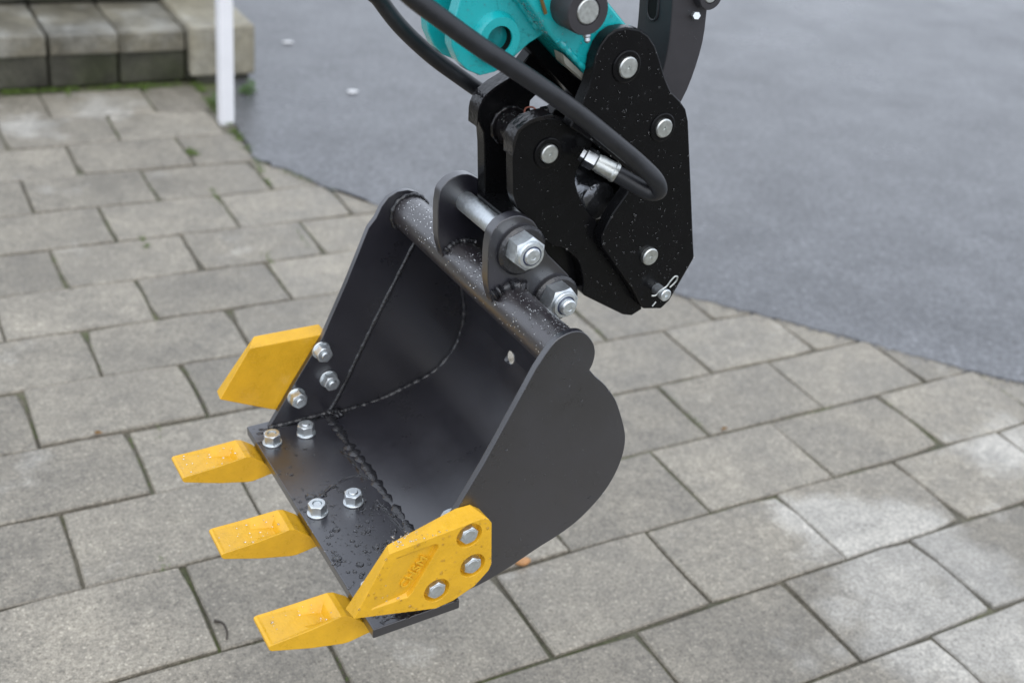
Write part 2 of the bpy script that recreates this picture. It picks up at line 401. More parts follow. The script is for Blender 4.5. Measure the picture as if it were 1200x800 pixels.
for r in range(-3, 17):
    va, vb = rowv(r), rowv(r+1); vc = (va+vb)/2*PB; sy = (vb-va)
    for k in range(-9, 14):
        uc = (k + .5 + (.5 if r % 2 else 0))*PL
        c = PO + U*uc + V*vc
        cs = [c + U*a*PL/2 + V*b_*PB/2 for a in (-1, 1) for b_ in (-1, 1)]
        if not any(inframe(q.x, q.y, 0, 420) for q in cs): continue
        if c.dot(V) < -3.60: continue
        if all(inside((q.x, q.y), road_poly) for q in cs): continue
        o = bpy.data.objects.new('paver', rnd.choice(PM)); col.objects.link(o); o.parent = pavement
        cut = 1.0
        if vc + PO.dot(V) < -2.92 and r <= 0:          # the paving ends at the wall and the post
            uR = c.dot(U) + PL/2 - GAP
            if uR - (PL-2*GAP) > .90: bpy.data.objects.remove(o); continue
            if uR > .935: cut = 1-(uR-.935)/(PL-2*GAP); c = c - U*(uR-.935)/2
        o.location = (c.x+rnd.gauss(0, .0008), c.y+rnd.gauss(0, .0008), rnd.gauss(0, .0013))
        o.rotation_euler = (rnd.gauss(0, .007), rnd.gauss(0, .005), TH + math.pi*rnd.choice((0, 1)) + rnd.gauss(0, .003))
        o.scale = (cut, sy*(1 if sy < 1.02 else 1.0), 1)

# steps and the low wall beside them, axes u (along the risers) and v (towards the viewer)
def world_thing(name, label, cat, u, v):
    x, y = uv(u, v); o = thing(name, label, cat, (x, y, 0), machine=False, rz=TH-math.pi)
    FR.b = Vector((0, 0, 0)); return o
# inside these things local +x = -u, local +y = +v  (rotated by TH-180 degrees)
st = world_thing('stone_steps', 'grey concrete slab steps with dark damp risers beside the paving', 'steps', .9, -3.575)
WD = .2035
def slab_mesh(nm, d, h, mt):
    FR.b = Vector((0, 0, 0)); me = finish(box_bm(bmesh.new(), -WD/2+.003, WD/2-.003, -d, 0, -h, 0), nm); me.materials.append(mt); return me
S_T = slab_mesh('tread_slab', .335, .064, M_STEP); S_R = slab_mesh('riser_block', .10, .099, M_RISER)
for lvl in range(3):
    for k in range(-1, 8):
        for nm, me, y, z in (('riser_block', S_R, -.016, .101), ('tread_slab', S_T, 0, .166)):
            o = link(nm, me, None, st); o.location = (k*WD + WD/2 - .021 + rnd.gauss(0, .0012), y - lvl*.325 + rnd.gauss(0, .0015), z + lvl*.166 + rnd.gauss(0, .0008))
            o.rotation_euler = (0, 0, rnd.gauss(0, .003)); add_bevel(o, .006)
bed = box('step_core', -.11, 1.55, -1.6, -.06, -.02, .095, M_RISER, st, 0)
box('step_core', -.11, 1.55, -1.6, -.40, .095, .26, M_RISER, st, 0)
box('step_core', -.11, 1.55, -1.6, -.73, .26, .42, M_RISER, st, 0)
cw = world_thing('retaining_wall', 'low pale rendered wall ending beside the steps behind the white post', 'wall', 1.032, -3.555)
box('wall_base', -.085, .085, -1.8, -.012, -.03, .0195, M_RISER, cw, .006)
wb = box('wall_body', -.104, .104, -1.8, 0, .020, .182, M_CHEEK, cw, .012)
# white post
px, py = -.9115-.006, 3.2228+.010
wp = thing('white_post', 'white painted square metal post standing at the corner of the paving', 'post', (px, py, 0), machine=False, rz=TH)
FR.b = Vector((0, 0, 0))
box('post_tube', -.0205, .0205, -.0205, .0205, -.02, 1.15, M_WHITE, wp, .004)
box('post_cap', -.0225, .0225, -.0225, .0225, 1.151, 1.163, M_WHITE, wp, .003)
#lathe('post_collar', (0, 0, -.004), (0, 0, 1), [(.045, 0), (.045, .008), (.036, .013)], M_SOIL, wp, n=20)

# moss in the joints, weeds at the post
FR.b = Vector((0, 0, 0))
def leaf(bm, p, d, up, L, wd):
    p = Vector(p); d = Vector(d).normalized(); s = d.cross(Vector(up)).normalized()
    m = p+d*L*.5+Vector(up)*L*.15
    vs = [bm.verts.new(q) for q in (p, m+s*wd/2, p+d*L, m-s*wd/2)]; bm.faces.new(vs)
def moss_line(bm, a, b, wd, n, size=.004):
    a, b = Vector(a), Vector(b); t = (b-a).normalized(); s = Vector((-t.y, t.x)); ph = rnd.random()*9
    for _ in range(n):
        f = rnd.random()
        if math.sin(f*11+ph)+math.sin(f*23+2*ph) < -.5: continue
        q = a.lerp(b, f) + s*rnd.gauss(0, wd)
        ang = rnd.random()*6.28; leaf(bm, (q.x, q.y, -.005+rnd.random()*.007), (math.cos(ang), math.sin(ang), .3+rnd.random()*.9), (0, 0, 1), size*(.6+rnd.random()), size*.6)
bm = bmesh.new()
for a, b, wd, n, s in (((-1.10, 3.53), (-.93, 3.25), .010, 700, .006), ((-.93, 3.25), (-.80, 3.04), .009, 600, .006), ((-.80, 3.04), (-.685, 2.815), .005, 480, .004),
                       ((-.9495, 2.985), (-.925, 2.945), .008, 260, .006), ((-1.59, 3.225), (-1.13, 3.49), .006, 700, .005),
                       ((-.82, 2.745), (-.775, 2.665), .004, 140, .004), ((-.9, 2.44), (-.86, 2.37), .004, 140, .004), ((-.6, 2.42), (-.57, 2.37), .004, 120, .004),
                       ((-.555, 2.56), (-.51, 2.48), .003, 120, .003), ((-.76, 2.965), (-.5, 2.82), .006, 300, .004), ((-1.24, 3.45), (-1.205, 3.385), .006, 160, .005),
                       ((-1.43, 3.33), (-1.4, 3.27), .006, 160, .005), ((-1.6, 3.222), (-1.13, 3.488), .010, 900, .007), ((-.497, 1.36), (-.472, 1.305), .003, 70, .003), ((-.62, 1.72), (-.60, 1.66), .003, 60, .003)):
    moss_line(bm, a, b, wd, n, s)
for r in range(-2, 11):                                  # short joints that have greened over
    for k in range(-6, 7):
        if rnd.random() < (.55 if r < 6 else .3):
            u_ = (k+(.5 if r % 2 else 0))*PL; a = PO+U*u_+V*(rowv(r)+.1)*PB; b = PO+U*u_+V*(rowv(r+1)-.1)*PB
            if inframe(a.x, a.y, 0, 0) and not inside((a.x, a.y), road_poly): moss_line(bm, (a.x, a.y), (b.x, b.y), .0016, 70, .0028)
me = bpy.data.meshes.new('moss'); bm.to_mesh(me); bm.free(); mo = link('moss', me, M_MOSS); mo['kind'] = 'stuff'
def weed(label, x, y, n, R, Lf):
    o = thing('weed', label, 'weed', (x, y, 0), machine=False, group='weeds at the white post'); FR.b = Vector((0, 0, 0))
    bm = bmesh.new(); sb = bmesh.new()
    for _ in range(n):
        a = rnd.random()*6.28; rr = R*math.sqrt(rnd.random()); h = rnd.random()*R*1.1
        tip = Vector((math.cos(a)*rr, math.sin(a)*rr, .005+h))
        sweep_bm(sb, [Vector((tip.x*.15, tip.y*.15, -.01)), tip*.6+Vector((0, 0, .006)), tip], .0009, 4)
        for _ in range(3):
            b = rnd.random()*6.28; leaf(bm, tip, (math.cos(b), math.sin(b), rnd.uniform(-.2, .7)), (0, 0, 1), Lf*(.6+.7*rnd.random()), Lf*.55)
    me = bpy.data.meshes.new('leaves'); bm.to_mesh(me); bm.free(); link('leaves', me, M_LEAF, o)
    link('stems', finish(sb, 'stems'), M_LEAF, o)
weed('bushy green weed growing at the wall foot just right of the white post', -.905, 3.47, 22, .034, .014)
weed('small bright green weed sprouting left of the white post foot', -.975, 3.36, 14, .026, .013)

# crumbs along the road edge and grit on the paving
bm = bmesh.new()
def crumb(x, y, z, r):
    vs = [bm.verts.new((x+r*dx*rnd.uniform(.7, 1.3), y+r*dy*rnd.uniform(.7, 1.3), z+r*dz*rnd.uniform(.6, 1.1))) for dx, dy, dz in ((1, 0, 0), (0, 1, 0), (-1, 0, 0), (0, -1, 0), (0, 0, .8))]
    for i in range(4): bm.faces.new((vs[i], vs[(i+1) % 4], vs[4]))
for p, q in zip(dense, dense[1:]):
    if not inframe(*p): continue
    for _ in range(5):
        f = rnd.random(); crumb(p[0]+(q[0]-p[0])*f+rnd.gauss(0, .004), p[1]+(q[1]-p[1])*f-abs(rnd.gauss(0, .009))+.003, rnd.choice((0, .002)), .0014+.0028*rnd.random()**2)
me = bpy.data.meshes.new('asphalt_crumbs'); bm.to_mesh(me); bm.free(); ac = link('asphalt_crumbs', me, M_ROAD); ac['kind'] = 'stuff'
bm = bmesh.new()
for _ in range(420):
    x, y = rnd.uniform(-1.6, 1.5), rnd.uniform(1.0, 3.3)
    if inframe(x, y) and not inside((x, y), road_poly): crumb(x, y, 0, .0008+.0018*rnd.random()**3)
me = bpy.data.meshes.new('grit'); bm.to_mesh(me); bm.free(); ac = link('grit', me, M_SOIL); ac['kind'] = 'stuff'

# litter
def blob(name, label, cat, x, y, r, mt, sc=(1, 1, .6), z=0, seed=1, rz=0.0):
    rr = random.Random(seed); bm = bmesh.new(); bmesh.ops.create_icosphere(bm, subdivisions=2, radius=r)
    for v in bm.verts: v.co = Vector((v.co.x*sc[0], v.co.y*sc[1], v.co.z*sc[2]))*(1+rr.uniform(-.16, .16)) + Vector((0, 0, r*sc[2]*.8+z))
    for f in bm.faces: f.smooth = True
    me = bpy.data.meshes.new(name); bm.to_mesh(me); bm.free(); o = link(name, me, mt)
    o.location = (x, y, 0); o.rotation_euler = (0, 0, rz); o['label'] = label; o['category'] = cat; return o
def leaf_thing(label, x, y, L, rz):
    bm = bmesh.new(); n = 8; vs = []
    for i in range(n+1):
        t = i/n; wv = math.sin(math.pi*t**.8)*L*.28
        vs.append([bm.verts.new((t*L, s*wv, .001+.004*abs(s)*math.sin(t*3)+.002*t)) for s in (-1, -.4, .4, 1)])
    for A, B in zip(vs, vs[1:]):
        for i in range(3): bm.faces.new((A[i], A[i+1], B[i+1], B[i]))
    bmesh.ops.solidify(bm, geom=bm.faces[:], thickness=.0006)
    o = link('fallen_leaf', finish(bm, 'fallen_leaf', 80), M_DRYLEAF); o.location = (x, y, .001); o.rotation_euler = (0, 0, rz); o['label'] = label; o['category'] = 'leaf'; return o
blob('pebble', 'small orange pebble on the paving below the bucket back', 'pebble', .0613, 1.4501, .0085, M_STONE, (1.5, 1, .7), seed=3, rz=.4)
leaf_thing('tiny tan leaf fragment on a paver right of the bucket', .4289, 1.911, .015, .5)
leaf_thing('tan curled leaf lying in a joint left of the upper tooth', -.7139, 1.6445, .018, .3)
blob('paper_scrap', 'small white scrap on the wet asphalt left of the arm', 'scrap', -.6102, 3.6071, .012, M_PAPER, (1.6, 1, .2), z=.006, seed=5, rz=.5)
blob('asphalt_chip', 'pale chip lying far up the asphalt right of the post', 'chip', -.922, 4.0434, .012, M_PAPER, (1.7, 1, .2), z=.006, seed=6, rz=.5)
tw = sweep('twig', catmull([(-.380, 1.238, .003), (-.366, 1.232, .006), (-.356, 1.218, .005), (-.353, 1.205, .003)], 4), lambda i: .0022-.0001*i, M_TWIG, None, 6)
tw['label'] = 'thin curved dark twig on a joint at lower left'; tw['category'] = 'twig'

# ================================================================== BUCKET
BK = thing('excavator_bucket', 'dark grey digging bucket with three yellow teeth hanging open above the paving', 'bucket', (-.15, .2, -.01))
W = .403
TUBE = (-.221, .2690)
# cutting edge
box('cutting_edge', -.101, 0, 0, W, -.0125, 0, M_BUCKET, BK, .0012)
# side plates
near = [(-.026, -.0005), (-.095, .115), (-.127, .168), (-.160, .229), (-.181, .268), (-.1885, .279)] + circ(-.2215, .2695, .0305, 16, math.radians(160), math.radians(-28))[:0]
near += [(-.1925, .2845), (-.2005, .2935), (-.2105, .2988), (-.222, .3005), (-.233, .2975), (-.2425, .2885), (-.2492, .2775), (-.2515, .266), (-.2495, .2545), (-.2452, .2462),
         (-.2550, .2385), (-.2680, .2250), (-.281, .207), (-.2885, .193), (-.300, .163), (-.3045, .143), (-.3035, .122), (-.297, .100), (-.285, .079), (-.268, .061), (-.248, .046), (-.225, .0355), (-.200, .027), (-.165, .013), (-.135, .004), (-.1085, -.0005)]
far_ = [(-.0235, -.0005), (-.060, .0565), (-.1016, .118), (-.135, .188), (-.166, .2585), (-.176, .270), (-.1835, .284), (-.1925, .2945), (-.205, .300), (-.219, .300), (-.232, .295), (-.243, .285), (-.2515, .270), (-.2525, .258), (-.2495, .2465), (-.255, .236),
        (-.268, .222), (-.288, .195), (-.300, .155), (-.3065, .118), (-.3065, .0926), (-.2985, .062), (-.284, .040), (-.267, .0225), (-.246, .0135), (-.222, .0065), (-.19, -.001), (-.159, -.0055), (-.13, -.0055), (-.102, -.0005)]
nb = [(p.x, p.z) for p in catmull([(a, 0, b) for a, b in near[16:]], 4)]
near = near[:6] + [(p.x, p.z) for p in catmull([(a, 0, b) for a, b in near[5:16]], 3)][1:-1] + nb
fb = [(p.x, p.z) for p in catmull([(a, 0, b) for a, b in far_[15:]], 3)]
far_ = far_[:15] + fb
spn = prism('side_plate', near, .387, .395, M_BUCKET, BK, .001)
spf = prism('side_plate', far_, .008, .016, M_BUCKET, BK, .001)
# shell, a bent sheet lofted between the side plates, with a drain hole
FS = [(-.1012, -.0030), (-.13, -.0035), (-.159, -.0033), (-.19, .001), (-.222, .0095), (-.248, .0165), (-.267, .025), (-.285, .042), (-.2985, .065), (-.3045, .0926), (-.3045, .12), (-.298, .155), (-.286, .192), (-.266, .222), (-.240, .243)]
NS = [(-.1012, -.0030), (-.135, .006), (-.165, .0155), (-.200, .0295), (-.225, .038), (-.247, .0485), (-.266, .0635), (-.283, .081), (-.295, .101), (-.301, .122), (-.302, .143), (-.298, .162), (-.2865, .191), (-.265, .220), (-.240, .242)]
_q = []
for i, p in enumerate(NS):                               # keep the sheet inside the outline of the near plate
    a_, b_ = Vector(NS[max(0, i-1)]), Vector(NS[min(len(NS)-1, i+1)]); d_ = (b_-a_).normalized(); _q.append((p[0]+d_.y*.0045*min(1, i), p[1]-d_.x*.0045*min(1, i)))
NS = _q
NSEG, MSEG = 24, 19
Fr, Nr = resample(FS, NSEG), resample(NS, NSEG)
bm = bmesh.new()
def shell_pt(i, j, t=0.0):
    """i along the profile, j across (both may be fractional); t moves outwards"""
    i0 = min(int(i), NSEG-2); fi = i-i0; f = j/(MSEG-1)
    P = [Fr[k].lerp(Nr[k], f) for k in (i0, i0+1)]; p = P[0].lerp(P[1], fi)
    a = max(0, i0-1); b = min(NSEG-1, i0+2); d = (Fr[b].lerp(Nr[b], f)-Fr[a].lerp(Nr[a], f)).normalized()
    n = Vector((d.y, -d.x)); n = -n if n.x > 0 and n.y > 0 else n
    return Vector((p.x+n.x*t, .0163+(.3867-.0163)*f, p.y+n.y*t))
best = min(((shell_pt(i, j)-Vector((-.2975, .150, .097))).length, i, j) for i in range(NSEG-1) for j in range(MSEG-1)); HI, HJ = best[1], best[2]
GR = {}
for s, t in (('in', 0), ('out', -.0035)):
    GR[s] = [[bmv(bm, shell_pt(i, j, t)) for j in range(MSEG)] for i in range(NSEG)]
circs = {}
for s, t in (('in', 0), ('out', -.0035)):
    g = GR[s]
    for i in range(NSEG-1):
        for j in range(MSEG-1):
            q = (g[i][j], g[i+1][j], g[i+1][j+1], g[i][j+1])
            if (i, j) != (HI, HJ): bm.faces.new(q); continue
            cv = [bmv(bm, shell_pt(i+.5+.49*math.sin(a), j+.5+.42*math.cos(a), t*.25)) for a in [math.radians(-135+22.5*k) for k in range(16)]]
            circs[s] = cv; ix = 0
            cor = [g[i][j], g[i][j+1], g[i+1][j+1], g[i+1][j]]
            for c in range(4):
                for k in range(-2, 2): bm.faces.new((cor[c], cv[(4*c+k) % 16], cv[(4*c+k+1) % 16]))
                bm.faces.new((cor[c], cv[(4*c+2) % 16], cor[(c+1) % 4]))
for k in range(16): bm.faces.new((circs['in'][k], circs['out'][k], circs['out'][(k+1) % 16], circs['in'][(k+1) % 16]))
a, b = GR['in'], GR['out']
for i in range(NSEG-1):
    for j in (0, MSEG-1): bm.faces.new((a[i][j], a[i+1][j], b[i+1][j], b[i][j]))
for j in range(MSEG-1):
    for i in (0, NSEG-1): bm.faces.new((a[i][j], a[i][j+1], b[i][j+1], b[i][j]))
link('shell', finish(bm, 'shell', 50), M_BUCKET, BK)
# round top pipe
lathe('top_pipe', (TUBE[0], .0155, TUBE[1]), (0, 1, 0), [(.0235, 0), (.0235, .3725)], M_TUBE, BK, n=48)
sweep('weld_bead', [(TUBE[0]+.0245*math.cos(a), .0175, TUBE[1]+.0245*math.sin(a)) for a in [math.radians(-40+9*k) for k in range(36)]], lambda i: .0032+.0009*math.sin(i*2.1), M_WELD, BK, 8)
# weld beads
def weld(path, r, flat=None, k=10, amp=.25):
    P = catmull(path, k); rr = [r*(1+.35*amp*math.sin(i*1.7)+rnd.uniform(-amp, amp)) for i in range(len(P))]
    return sweep('weld_bead', P, lambda i: rr[i], M_WELD, BK, 8, flat)
weld([(p.x+.0005, .0168, p.y+.0012) for p in Fr[:21]], .0042, k=5, amp=.2)
weld([(-.024, .0165, .001), (-.06, .0165, .001), (-.101, .0165, .001)], .0038)
weld([(p.x+.0005, .3862, p.y+.0012) for p in Nr[:21]], .004, k=6, amp=.2)
weld([(-.2290, .0162, .226), (-.2195, .0162, .209), (-.1725, .0162, .122), (-.150, .0162, .079), (-.123, .0162, .027), (-.106, .0162, 0)], .0030, ((0, 1, 0), .7), amp=.18)
weld([(-.1035, .02, .000), (-.104, .06, .0003), (-.1025, .10, .0003), (-.105, .14, .0003), (-.1035, .19, .0003), (-.1055, .24, .0003), (-.1035, .29, .0003), (-.1045, .385, .0003)], .0060, ((0, 0, 1), .30), amp=.45)
weld([(-.094, .020, 0), (-.112, .017, .004), (-.120, .022, 0), (-.108, .028, .0005)], .0045, ((0, 0, 1), .5), amp=.5)
# pin lugs standing on the pipe
LUG = smooth_loop([(-.1985, .270), (-.1893, .300), (-.1880, .344), (-.1909, .3651), (-.2014, .3757), (-.2163, .3798), (-.2286, .3785), (-.2439, .3691), (-.2534, .3534), (-.2631, .3263), (-.2798, .3085), (-.2981, .2889), (-.3052, .2734), (-.3069, .2567), (-.2960, .246), (-.2748, .2450), (-.2462, .2588), (-.221, .262)], 1)
LUG = [(-.24+(x+.24)*.955, .262+(z-.262)*.955) for x, z in LUG]
for y0 in (.258, .140): prism('pin_lug', LUG, y0, y0+.014, M_BUCKET, BK, .0012)
sweep_path = [(-.1965+.0005, .2735, .285), (-.206, .2735, .2895), (-.221, .2745, .2935), (-.236, .2735, .289)]
weld(sweep_path, .0058, amp=.35)
weld([(-.2005, .1555, .281), (-.2085, .1555, .2895), (-.221, .156, .2930), (-.238, .1555, .288)], .0042, amp=.35)
PINS = [(-.2255, .3405), (-.2735, .2710)]
for x, z in PINS:
    lathe('lug_collar', (x-.004, .2721, z-.0065), (0, 1, 0), [(.0285, 0), (.0285, .0035), (.0255, .0065), (.0235, .0065)], M_WELD, BK, n=36, angle=25)
HN = .0205
def hexring(af, h, name):
    """hex nut standing on z=0, chamfered, with a bore rim"""
    bm = bmesh.new(); FR.b = Vector((0, 0, 0)); r = af/math.sqrt(3); n = 6; ch = .10*af
    lo = [bm.verts.new((r*math.cos(math.pi/3*i), r*math.sin(math.pi/3*i), 0)) for i in range(n)]
    k = 36; rings = []
    def rad(a):
        m = (a+math.pi/6) % (math.pi/3)-math.pi/6; return (af/2)/math.cos((a-math.pi/6+math.pi/6) % (math.pi/3)-math.pi/6)
    for rr, zz in (('h', 0), ('h', 1), ('c', 1)):
        ring = []
        for i in range(k):
            a = 2*math.pi*i/k; R_ = rad(a)
            if rr == 'h':
                z = 0 if zz == 0 else h-(R_-af/2)*.62-.0003
                ring.append(bm.verts.new((R_*math.cos(a), R_*math.sin(a), z)))
            else: ring.append(bm.verts.new((af*.475*math.cos(a), af*.475*math.sin(a), h)))
        rings.append(ring)
    for v in lo: bm.verts.remove(v)
    for R1, z1 in ((.30, h), (.29, h*.55)):
        rings.append([bm.verts.new((af*R1*math.cos(2*math.pi*i/k), af*R1*math.sin(2*math.pi*i/k), z1)) for i in range(k)])
    for A, B in zip(rings, rings[1:]):
        for i in range(k): bm.faces.new((A[i], A[(i+1) % k], B[(i+1) % k], B[i]))
    bm.faces.new(rings[0][::-1]); bm.faces.new(rings[-1])
    me = finish(bm, name, 25); me.materials.append(M_ZINC); return me
def lathe_mesh(name, prof, mt, n=28):
    FR.b = Vector((0, 0, 0)); me = finish(lathe_bm(bmesh.new(), (0, 0, 0), (0, 0, 1), prof, n), name, 30); me.materials.append(mt); return me
NUT_BIG = hexring(.0335, .021, 'nut')
COL_BIG = lathe_mesh('nut_collar', [(.0153, 0), (.0153, .0040), (.0142, .0058), (.0112, .0062), (.0108, .0035)], M_ZINC, 36)
NYL_BIG = lathe_mesh('nylon_ring', [(.0106, 0), (.0106, .0017), (.0094, .0017)], M_NYLON, 32)
STUD_BIG = lathe_mesh('pin_end', [(.0095, 0), (.0095, .0075), (.0080, .0092), (.0032, .0094), (.0030, .0089)], M_ZINC, 32)
NUT_S = hexring(.0192, .0125, 'nut'); WASH_S = lathe_mesh('washer', [(.0118, 0), (.0122, .0006), (.0122, .0019), (.0116, .0024)], M_ZINC, 32)
STUD_S = lathe_mesh('stud_end', [(.0053, .0), (.0053, .0128), (.0044, .0142)], M_ZINC, 24)
HEAD_S = hexring(.0185, .0085, 'bolt_head')
HEADF = lathe_mesh('bolt_face', [(.0074, 0), (.0072, .0005)], M_ZINC, 28)
def base_of(par):
    return Vector(THB[par.name])
THB = {BK.name: (-.15, .2, -.01)}
def place(name, me, parent, p, ax, rot=0, sub=False):
    o = bpy.data.objects.new(name, me); col.objects.link(o); o.parent = parent
    if sub: o.location = p; return o
    q = Vector((0, 0, 1)).rotation_difference(Vector(ax)).to_matrix().to_4x4()
    o.matrix_local = Matrix.Translation(Vector(p)-base_of(parent)) @ q @ Matrix.Rotation(rot, 4, 'Z'); return o
for i, (x, z) in enumerate(PINS):
    FR.b = Vector(THB[BK.name])
    pin = lathe('bucket_pin', (x, .120, z), (0, 1, 0), [(.0118, 0), (.0122, .001), (.0122, .164)], M_ZINC, BK, n=32)
    nut = place('pin_nut', NUT_BIG, BK, (x, .2772, z), (0, 1, 0), rot=(.35, .1)[i])
    place('nut_collar', COL_BIG, nut, (0, 0, .0195), None, sub=True)
    place('nylon_ring', NYL_BIG, nut, (0, 0, .0232), None, sub=True)
    place('pin_end', STUD_BIG, nut, (0, 0, (.0190, .0235)[i]), None, sub=True)
TY = [.0481, .2015, .3549]
for y in TY:
    for x in (-.0178, -.063):
        wsh = place('tooth_bolt', WASH_S, BK, (x, y+rnd.uniform(-.0008, .0008), .0002), (0, 0, 1), rot=rnd.random())
        n_ = place('nut', NUT_S, wsh, (0, 0, .0024), None, sub=True); n_.rotation_euler = (0, 0, rnd.random()*1.05)
        place('stud_end', STUD_S, wsh, (0, 0, .0024 if x < -.03 else -.0005), None, sub=True)
for (x, z), (xn, zn) in zip(((-.0985, .1000), (-.1072, .0545), (-.0625, .0400)), ((-.1000, .0925), (-.1060, .0500), (-.0650, .0330))):
    wsh = place('cutter_bolt', WASH_S, BK, (x, .0163, z), (0, 1, 0), rot=rnd.random())
    n_ = place('nut', NUT_S, wsh, (0, 0, .0024), None, sub=True); n_.rotation_euler = (0, 0, rnd.random()*1.05)
    place('stud_end', STUD_S, wsh, (0, 0, .0042), None, sub=True)
    wsh = place('cutter_bolt', WASH_S, BK, (xn, .3868, zn), (0, -1, 0), rot=rnd.random())
    n_ = place('nut', NUT_S, wsh, (0, 0, .0024), None, sub=True); n_.rotation_euler = (0, 0, rnd.random()*1.05)
FR.b = Vector(THB[BK.name])
# teeth: cast wedges with a scooped top, bolted under the lip
def tooth_mesh():
    FR.b = Vector((0, 0, 0)); bm = bmesh.new(); v = lambda *p: bm.verts.new(p)
    def st(x, zt, zb, ht, hb): return [v(x, -ht, zt), v(x, ht, zt), v(x, hb, zb), v(x, -hb, zb)]
    S = [st(.1040, .0005, -.0035, .0236, .0236), st(.1015, .0022, -.0062, .0238, .0238), st(.060, .0030, -.0215, .0222, .0236), st(.024, .0050, -.0325, .0202, .0225), st(.017, .0030, -.0335, .0200, .0222), st(.0015, -.0105, -.0315, .0215, .0220), st(-.0, -.0130, -.0310, .0215, .022), st(-.085, -.0130, -.0250, .0200, .0200)]
    for A, B in zip(S, S[1:]):
        for i in (1, 2, 3): bm.faces.new((A[i], A[(i+1) % 4], B[(i+1) % 4], B[i]))
    bm.faces.new(S[0]); bm.faces.new(S[-1])
    for k in range(len(S)-1):
        if k in (1, 2): continue
        bm.faces.new((S[k][0], S[k][1], S[k+1][1], S[k+1][0]))
    # scooped top between stations 1 and 3
    R_ = [v(.098, -.0205, .0010), v(.098, .0205, .0010), v(.058, .0165, .0002), v(.031, .0125, -.0006), v(.031, -.0125, -.0006), v(.058, -.0165, .0002)]
    out = [S[1][0], S[1][1], S[2][1], S[3][1], S[3][0], S[2][0]]
    for i in range(6): bm.faces.new((out[i], out[(i+1) % 6], R_[(i+1) % 6], R_[i]))
    cc = [v(.060, .0090, -.0030), v(.036, .0075, -.0085), v(.036, -.0075, -.0085), v(.060, -.0090, -.0030)]
    bm.faces.new((R_[0], R_[1], R_[2], cc[0], cc[3], R_[5])); bm.faces.new((R_[2], R_[3], cc[1], cc[0])); bm.faces.new((R_[3], R_[4], cc[2], cc[1])); bm.faces.new((R_[4], R_[5], cc[3], cc[2])); bm.faces.new(cc)
    bmesh.ops.recalc_face_normals(bm, faces=bm.faces)
    for f in bm.faces: f.smooth = True
    me = bpy.data.meshes.new('tooth'); bm.to_mesh(me); bm.free(); me.materials.append(M_YELLOW); return me
TM = tooth_mesh()
for i, y in enumerate(TY):
    o = place('tooth', TM, BK, (0, y, 0), (0, 0, 1)); o.rotation_euler.z += (.004, -.006, .003)[i]
    m = o.modifiers.new('bevel', 'BEVEL'); m.width = .0010; m.segments = 2; m.angle_limit = math.radians(14); m.harden_normals = True
FR.b = Vector(THB[BK.name])
# side cutters
CF = [(.0253, .0365), (-.0131, .1066), (-.1165, .1137), (-.1250, .1108), (-.1290, .1040), (-.1316, .0474), (-.1285, .0395), (-.1121, .0240), (-.0870, .0138), (-.0669, .0113)]
CB = [(.0270, .0350), (-.0195, .1015), (-.0950, .1215), (-.1120, .1210), (-.1235, .1115), (-.1316, .0474), (-.1285, .0395), (-.1121, .0240), (-.0870, .0138), (-.0669, .0113)]
CH = [(-.1030, .0966), (-.1088, .0540), (-.0672, .0363)]
YF, YB = .4140, .3955
def pxz(px): return px
POCK = [(-.0205, .0985), (-.0630, .1005), (-.0675, .0985), (-.0680, .0935), (-.0395, .0455), (-.0340, .0405), (.0080, .0400)]
bm = bmesh.new(); loops = [CF] + [circ(x, z, .0148, 24) for x, z in CH] + [POCK]
es = []; rings = []
for lp in loops:
    v = [bmv(bm, (x, YF, z)) for x, z in lp]; rings.append(v); es += [bm.edges.new((v[i], v[(i+1) % len(v)])) for i in range(len(v))]
bmesh.ops.triangle_fill(bm, edges=es, use_beauty=True)
bk = [bmv(bm, (x, YB, z)) for x, z in CB]
for i in range(len(CF)): bm.faces.new((rings[0][i], rings[0][(i+1) % len(CF)], bk[(i+1) % len(CF)], bk[i]))
bm.faces.new(bk)
for rg, (x, z) in zip(rings[1:4], CH):
    fl = [bmv(bm, (a, YF-.0075, b_)) for a, b_ in circ(x, z, .0132, 24)]
    for i in range(24): bm.faces.new((rg[i], rg[(i+1) % 24], fl[(i+1) % 24], fl[i]))
    bm.faces.new(fl)
pc = (sum(p[0] for p in POCK)/7, sum(p[1] for p in POCK)/7)
dep = [.0004, .0052, .0052, .0052, .0052, .0052, .0004]
fl = [bmv(bm, (pc[0]+(x-pc[0])*.93, YF-d, pc[1]+(z-pc[1])*.93)) for (x, z), d in zip(POCK, dep)]
for i in range(7): bm.faces.new((rings[4][i], rings[4][(i+1) % 7], fl[(i+1) % 7], fl[i]))
fc = bmv(bm, (pc[0]-.004, YF-.0046, pc[1]))
for i in range(7): bm.faces.new((fl[i], fl[(i+1) % 7], fc))
sc_ = link('side_cutter', finish(bm, 'side_cutter', 30), M_YELLOW, BK); add_bevel(sc_, .0013, 3, 28)
for i, (x, z) in enumerate(CH):
    hd = place('bolt_head', HEAD_S, BK, (x, YF-.0076, z), (0, 1, 0), rot=(.2, .55, .35)[i])
    place('bolt_face', HEADF, hd, (0, 0, .0085), None, sub=True)
FR.b = Vector(THB[BK.name])
